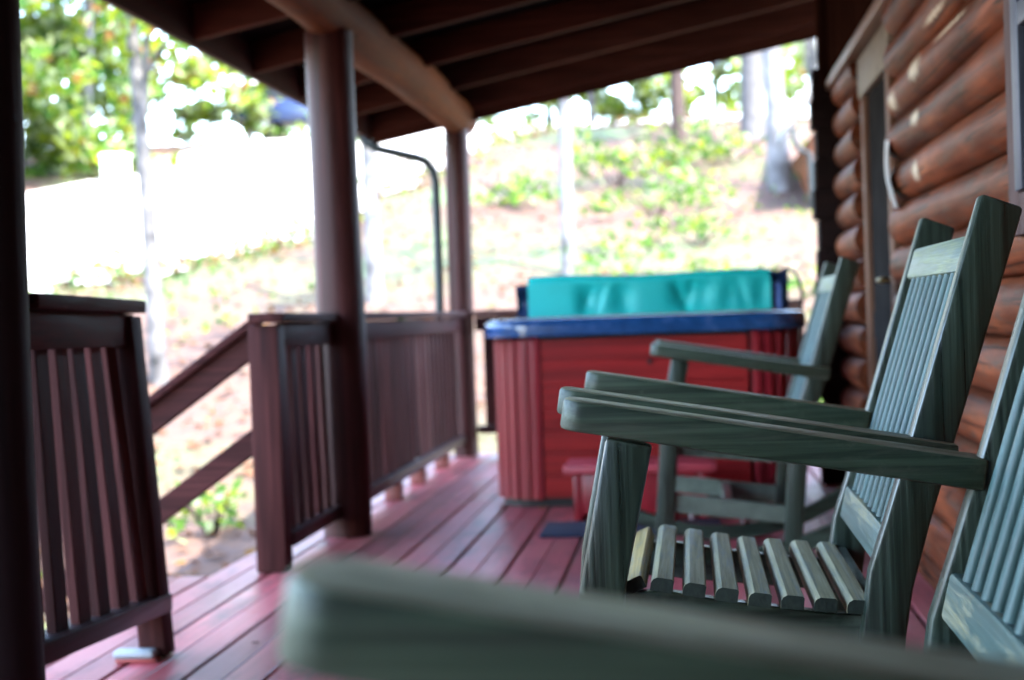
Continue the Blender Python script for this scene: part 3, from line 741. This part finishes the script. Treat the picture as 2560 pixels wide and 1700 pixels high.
# ------------------------------------------------------------------ vegetation
LG = leafmat('leaf_green', (.072, .150, .028)); LY = leafmat('leaf_lime', (.17, .225, .022)); LO = leafmat('leaf_orange', (.20, .105, .036)); LD = leafmat('leaf_deep', (.045, .105, .030)); LP = leafmat('leaf_pale', (.26, .31, .16))
LT = leafmat('leaf_tan', (.100, .052, .032), .3)
LEAVES = [LG, LY, LO, LD, LP, LT]
def pick(w):
    r = random.random() * sum(w)
    for i, q in enumerate(w):
        r -= q
        if r <= 0: return i
    return 0
BARK_W = plain('pale_bark', (.115, .112, .115), .8, 0, .65, 3, .5); BARK_M = plain('mottled_birch_bark', (.075, .070, .068), .8, 0, .95, 4.5, .5); BARK_G = plain('grey_bark', (.066, .063, .064), .85, 0, .4, 5, .6); BARK_B = plain('brown_bark', (.030, .016, .012), .85, 0, .3, 5, .6)
def tree(x, y, h, r, crown, n, leafsize, weights, bark, label, lean=(0, 0), limbs=5, cat='tree', name='tree', group='trees on the hillside'):
    """crown: list of (dx,dy,z,rx,rz) clump ellipsoids relative to the base"""
    z0 = gz(x, y) - .1
    t = thing(name, label, cat, (x, y, z0), group)
    pth, rad = [], []
    for i in range(14):
        u = i / 13; pth.append((lean[0] * u + .05 * r * 20 * math.sin(u * 5 + x) * u, lean[1] * u, h * u)); rad.append(r * (1.08 if i == 0 else 1 - .62 * u))
    m = MB().tube(pth, rad, 12)
    for i in range(limbs):
        u = random.uniform(.35, .9); k = int(u * 13); p = Vector(pth[k]); c = random.choice(crown) if crown else (1, 0, h, 1, 1)
        q = Vector((c[0], c[1], c[2] - .1)); md = p.lerp(q, .5) + Vector((0, 0, .15))
        m.tube([p, md, q], [rad[k] * .5, rad[k] * .33, rad[k] * .12], 7)
    m.build('trunk', bark, t, 60)
    if crown:
        m = MB(); tot = sum(c[3] ** 2 * c[4] for c in crown)
        for (dx, dy, dz, rx, rz) in crown:
            kk = max(20, int(n * rx * rx * rz / tot)); subs = [(random.gauss(0, .5), random.gauss(0, .5), random.gauss(0, .5)) for _ in range(max(4, kk // 40))]
            for _ in range(kk):
                s = random.choice(subs); q = [s[i] + random.gauss(0, .17) for i in range(3)]
                m.leaf(Vector((dx + q[0] * rx, dy + q[1] * rx, dz + q[2] * rz)), leafsize * random.uniform(.6, 1.3), pick(weights))
        m.build('crown', LEAVES, t, None)
    return t
def clumps(n, R_, z0, z1, r0, r1, seed, cx=0, cy=0):
    rnd = random.Random(seed); out = []
    for _ in range(n):
        a = rnd.uniform(0, 6.28); d = R_ * math.sqrt(rnd.random()); out.append((cx + d * math.cos(a), cy + d * math.sin(a), rnd.uniform(z0, z1), rnd.uniform(r0, r1), rnd.uniform(r0, r1) * .75))
    return out
# the trunk standing before the road on the left
tree(-4.98, 13.8, 7.5, .085, clumps(12, 1.5, 2.6, 6.5, .5, .8, 1), 1500, .075, (3, 5, 3, 0, 2), BARK_M, 'slender pale birch trunk between the leaning panel and the middle post', (-.25, 0), 6)
# right hand trunks
tree(-1.45, 18.4, 8, .085, clumps(7, 1.5, 5.5, 7.5, .7, 1., 2), 700, .09, (3, 5, 2, 0, 2), BARK_W, 'slim white trunk rising behind the folded tub cover', (.1, 0), 3)
tree(-.11, 31.5, 8, .16, clumps(6, 2, 4.5, 7.5, .9, 1.3, 3), 700, .12, (2, 5, 1, 0, 1), BARK_B, 'small dark brown trunk by the far road edge', (-.1, 0), 3)
tree(1.40, 31.7, 11, .25, clumps(6, 2.4, 7, 10, 1., 1.5, 4), 700, .12, (3, 4, 1, 0, 1), BARK_G, 'thick grey trunk, the left one of the pair by the cabin corner', (0, 0), 3)
tree(1.48, 24.4, 10, .18, clumps(6, 2, 6, 9, 1., 1.3, 5), 700, .11, (3, 4, 1, 0, 1), BARK_W, 'pale grey trunk, the right one of the pair by the cabin corner', (-.35, 0), 3)
tree(-3.52, 16.8, 6.5, .10, clumps(5, .55, 1.7, 2.6, .35, .5, 6), 500, .07, (4, 3, 1, 0, 3), BARK_W, 'pale trunk seen between the middle and far porch posts', (.05, 0), 3)
# dense trees beyond the road at the left
spots = [(-14.3, 29.5, 9, 1), (-13.2, 32.5, 10, 2), (-13.9, 37.8, 10, 3), (-15.8, 34, 11, 4), (-17.5, 30, 10, 5), (-14.5, 39, 12, 6), (-17.8, 38, 12, 7), (-11.6, 43.5, 9, 8), (-16, 25.8, 9, 9), (-20, 34, 12, 10), (-13.4, 46, 12, 11)]
names = ['broad lime green tree nearest the road bend on the left', 'leafy green tree behind the birch with orange sprays', 'yellow green tree just left of the parked car', 'tall dense green tree deep in the wood on the left',
         'big green tree against the near post on the left', 'tall pale green tree far back above the road', 'dark green tree in the far wood at the left', 'small sparse tree by the parked car', 'low branching tree by the white road at the left', 'huge dense tree at the back of the left wood', 'tall sparse tree high behind the parked car']
for (x, y, h, s), nm in zip(spots, names):
    rnd = random.Random(s)
    wts = (4, 5, .35, .7, 5) if s % 3 else (2, 6, .7, .3, 5)
    tree(x, y, h, .14, clumps(30, 2.9, .5, h - .5, .8, 1.3, 40 + s), 6000 if s not in (8, 11) else 1100, .16, wts, BARK_G if s % 2 else BARK_W, nm, (rnd.uniform(-.4, .4), 0), 7)
# trees on the crest at the right
for (x, y, h, s, nm) in [(-2.8, 47.5, 7, 6, 'airy lime tree on the crest left of the tub cover'), (-4.4, 50, 8, 1, 'pale leafy tree on the crest above the far rail corner'), (-1.2, 49, 6.5, 2, 'lime green tree on the crest above the tub cover'), (1.0, 47, 6, 3, 'yellow green tree right behind the pair of trunks'), (3.2, 38, 9, 4, 'green tree by the neighbouring cabin roof'), (-7.6, 54, 9, 5, 'faint tree behind the middle porch post')]:
    tree(x, y, h, .15, clumps(18, 2.6, .9, h - .3, .8, 1.3, 70 + s), 3000, .17, (1, 6, .3, 0, 5), BARK_G, nm, (0, 0), 5)
# bushes on the slope at the right
def bush(x, y, rx, h, n, ls, weights, label):
    t = thing('shrub', label, 'shrub', (x, y, gz(x, y)), 'green shrubs on the slope')
    m = MB()
    for i in range(6):
        a = random.uniform(0, 6.28); m.tube([(0, 0, -.05), (rx * .35 * math.cos(a), rx * .35 * math.sin(a), h * .45), (rx * .7 * math.cos(a), rx * .7 * math.sin(a), h * random.uniform(.7, 1))], [.02, .012, .004], 6)
    m.build('stem', BARK_B, t, 60)
    m = MB(); subs = [(random.uniform(-1, 1), random.uniform(-1, 1), random.uniform(.1, 1)) for _ in range(12)]
    for _ in range(n):
        s = random.choice(subs); m.leaf(Vector((s[0] * rx * .8 + random.gauss(0, .16 * rx), s[1] * rx * .8 + random.gauss(0, .16 * rx), max(.03, s[2] * h * .85 + random.gauss(0, .13 * h)))), ls * random.uniform(.6, 1.3), pick(weights))
    m.build('foliage', LEAVES, t, None)
BW_ = (4, 2, .08, 2, 1.6)
for (x, y, rx, h, n, lab) in [(-1.15, 25.5, .75, .9, 420, 'green shrub just right of the slim white trunk'), (-.45, 22., .9, .7, 420, 'wide low shrub in the middle of the slope'), (.15, 19.5, .8, .55, 380, 'low green shrub right above the tub cover'),
                        (-.75, 17.6, .55, .55, 300, 'leafy shrub close behind the folded cover'), (.9, 28, .9, .6, 360, 'shrub at the foot of the thick grey trunk'), (.55, 16.9, .6, .45, 280, 'small shrub beside the cabin corner on the slope'),
                        (-2.6, 23.5, .7, .5, 260, 'thin shrub left of the slim white trunk'), (-3.25, 9.95, .28, .33, 150, 'pale leafed low shrub beside the steps'), (-.2, 27.5, .8, .8, 320, 'shrub below the dark brown trunk'), (-9.2, 31.5, .7, .5, 160, 'small yellow shrub growing beside the pale road'),
                        (-10.6, 39.2, .8, .5, 260, 'dark shrub at the road edge under the parked car')]:
    bush(x, y, rx * 1.25, h, int(n * .5), .06 if y < 21 else .085, BW_, lab)
# scattered leaves and tufts that nobody could count
m = MB(); 
for _ in range(9500):
    y = 6.2 + 36 * random.random() ** 1.4; x = random.uniform(-.62, .16) * max(y, 7.5)
    if on_road(x, y) or (y < 10.2 and x > -2.3): continue
    g = math.sin(x * .8 + 1) + math.sin(y * .55 + x * .3) + random.gauss(0, .6)
    if g > 1.05:
        m.leaf(Vector((x, y, gz(x, y) + random.uniform(.02, .13))), random.uniform(.03, .075), pick((5, 1.2, 0, 2, 1.5)))
    else:
        m.leaf(Vector((x, y, gz(x, y) + random.uniform(.01, .04))), random.uniform(.03, .07), pick((.2, .1, 1.6, 0, .3, 6)), Vector((random.gauss(0, .3), random.gauss(0, .3), 1)).normalized())
for _ in range(2600):
    p = along(low, random.random()); x, y = p[0] + random.gauss(0, .5), p[1] + random.gauss(0, .45)
    m.leaf(Vector((x, y, gz(x, y) + .06 + abs(random.gauss(0, .08)))), random.uniform(.04, .09), pick((2, .8, .6, 1, 1.5, 5)))
tag(m.build('ground_cover', LEAVES, None, None), 'fallen leaves and low green plants scattered over the hillside', 'ground cover', None, 'stuff')

# ------------------------------------------------------------------ things by the road
def on_ground(x, y): return gz(x, y) + .05
car = thing('parked_car', 'dark blue car with a white roof parked beyond the road at upper left', 'car', (-9.95, 40.4, on_ground(-9.95, 40.4)), None, R(6))
navyp = plain('blue_car_paint', (.008, .018, .065), .25, 0, .05, 2, 0, .6)
MB().prism([(-2.1, .38), (-2.12, .75), (-2.0, .92), (-1.0, .98), (2.0, .95), (2.1, .8), (2.12, .4)], 1, -.85, .85, .05, 3).build('body', navyp, car)
MB().prism([(-1.95, .985), (-1.6, 1.42), (.35, 1.46), (.95, .985)], 1, -.74, .74, .05, 3).build('cabin', plain('car_glass', (.015, .018, .025), .08), car)
MB().prism([(-1.62, 1.43), (-1.5, 1.50), (.25, 1.53), (.42, 1.46)], 1, -.72, .72, .02, 2).build('roof', plain('white_car_roof', (.7, .7, .72), .3), car)
for sx in (-1.3, 1.35):
    for sy in (-.86, .86):
        w_ = MB().tube([(sx, sy - .1, .33), (sx, sy + .1, .33)], .33, 20).build('wheel', plain('tyre_rubber', (.02, .02, .02), .8), car)
        MB().tube([(sx, sy - .112, .33), (sx, sy + .112, .33)], .19, 16).build('rim', plain('wheel_rim', (.45, .45, .46), .35, .8), w_)
MB().box((-2.13, -.8, .68), (-2.08, -.55, .82), .01).box((-2.13, .55, .68), (-2.08, .8, .82), .01).build('tail_light', plain('red_lens', (.4, .01, .01), .2), car)
bx = thing('utility_box', 'white utility box standing at the far edge of the pale road', 'utility box', (-10.95, 28.4, on_ground(-10.95, 28.4)))
MB().box((-.22, -.2, 0), (.22, .2, .62), .03, 3).build('cabinet', plain('white_box_paint', (.75, .75, .74), .5, 0, .05), bx)
MB().box((-.24, -.22, .621), (.24, .22, .67), .02, 3).build('lid', plain('white_box_paint', (.75, .75, .74)), bx)
# neighbouring cabin whose eave pokes out past the corner
nc = thing('neighbour_cabin', 'neighbouring brown cabin with a grey roof edge past the dark corner', 'cabin', (4.6, 22.5, gz(4.6, 22.5)))
zb = gz(4.6, 22.5)
ez = 3.46 - zb
MB().box((-2.75, -.3, -.6), (3, 5, ez - .1)).build('wall', logmat('neighbour_logs', (.12, .04, .02), (.25, .09, .04), (.34, .14, .07)), nc)
m = MB().prism([(-3.15, ez - .06), (-3.15, ez + .06), (-2.2, ez + 1.62), (.2, ez + 3.2), (.2, ez + 3.0), (-2.05, ez + 1.45)], 1, -.5, 5.3, .01, 1)
m.build('roof', plain('grey_roof', (.26, .26, .25), .6, 0, .15, 3), nc)
MB().tube([(-3.05, -.45, ez - .05), (-3.05, -.45, ez - .22), (-2.96, -.42, ez - .36), (-2.82, -.38, ez - .42), (-2.80, -.36, ez - 1.2)], .04, 10).build('downspout', plain('dark_metal_pipe', (.02, .02, .02)), nc)

# ------------------------------------------------------------------ light
EL, AZ = 64., 126.        # sun elevation, azimuth clockwise from +Y (behind and to the right, over the roof)
sd = Vector((math.sin(R(AZ)) * math.cos(R(EL)), math.cos(R(AZ)) * math.cos(R(EL)), math.sin(R(EL))))
sun = bpy.data.lights.new('sun', 'SUN'); sun.energy = 2.0; sun.angle = R(.53); sun.color = (1, .955, .88)
so = bpy.data.objects.new('sun', sun); col.objects.link(so); so.location = (0, 0, 30)
so.rotation_euler = sd.to_track_quat('Z', 'Y').to_euler()
wd = bpy.data.worlds.new('World'); sc.world = wd; wd.use_nodes = True
nt = wd.node_tree; bg = nt.nodes['Background']
sky = nt.nodes.new('ShaderNodeTexSky'); sky.sky_type = 'NISHITA'; sky.sun_disc = False
sky.sun_elevation = R(EL); sky.sun_rotation = R(AZ); sky.dust_density = 1.6
nt.links.new(sky.outputs[0], bg.inputs[0]); bg.inputs[1].default_value = .15

# ------------------------------------------------------------------ camera
F, W, H, ROLL = 3500., 2361., 1568., .033
yv = Vector(((1590 - W / 2) / F, (710 - H / 2) / F, 1)).normalized()
up = Vector((-ROLL, -1, 0)); up = (up - yv * up.dot(yv)).normalized()
xv = yv.cross(up)
M = Matrix((xv, yv, up)).transposed()        # columns: world axes in (right, down, forward)
r_, d_, f_ = M.transposed() @ Vector((1, 0, 0)), M.transposed() @ Vector((0, 1, 0)), M.transposed() @ Vector((0, 0, 1))
cam = bpy.data.cameras.new('camera'); cam.sensor_width = 36; cam.lens = 36 * F / W
cam.clip_end = 500; cam.clip_start = .05
cam.dof.use_dof = True; cam.dof.focus_distance = 2.22; cam.dof.aperture_fstop = 3.9
co_ = bpy.data.objects.new('camera', cam); col.objects.link(co_)
mw = Matrix((r_, -d_, -f_)).transposed().to_4x4(); mw.translation = (0, 0, .90)
co_.matrix_world = mw
sc.camera = co_

vs = sc.view_settings
sc.display_settings.display_device = 'sRGB'
vs.view_transform = 'Standard'; vs.look = 'None'; vs.exposure = 4.38; vs.gamma = 1
try: vs.use_curve_mapping = False
except Exception: pass
sc.render.engine = 'CYCLES'
sc.cycles.max_bounces = 8
sc.cycles.use_denoising = True
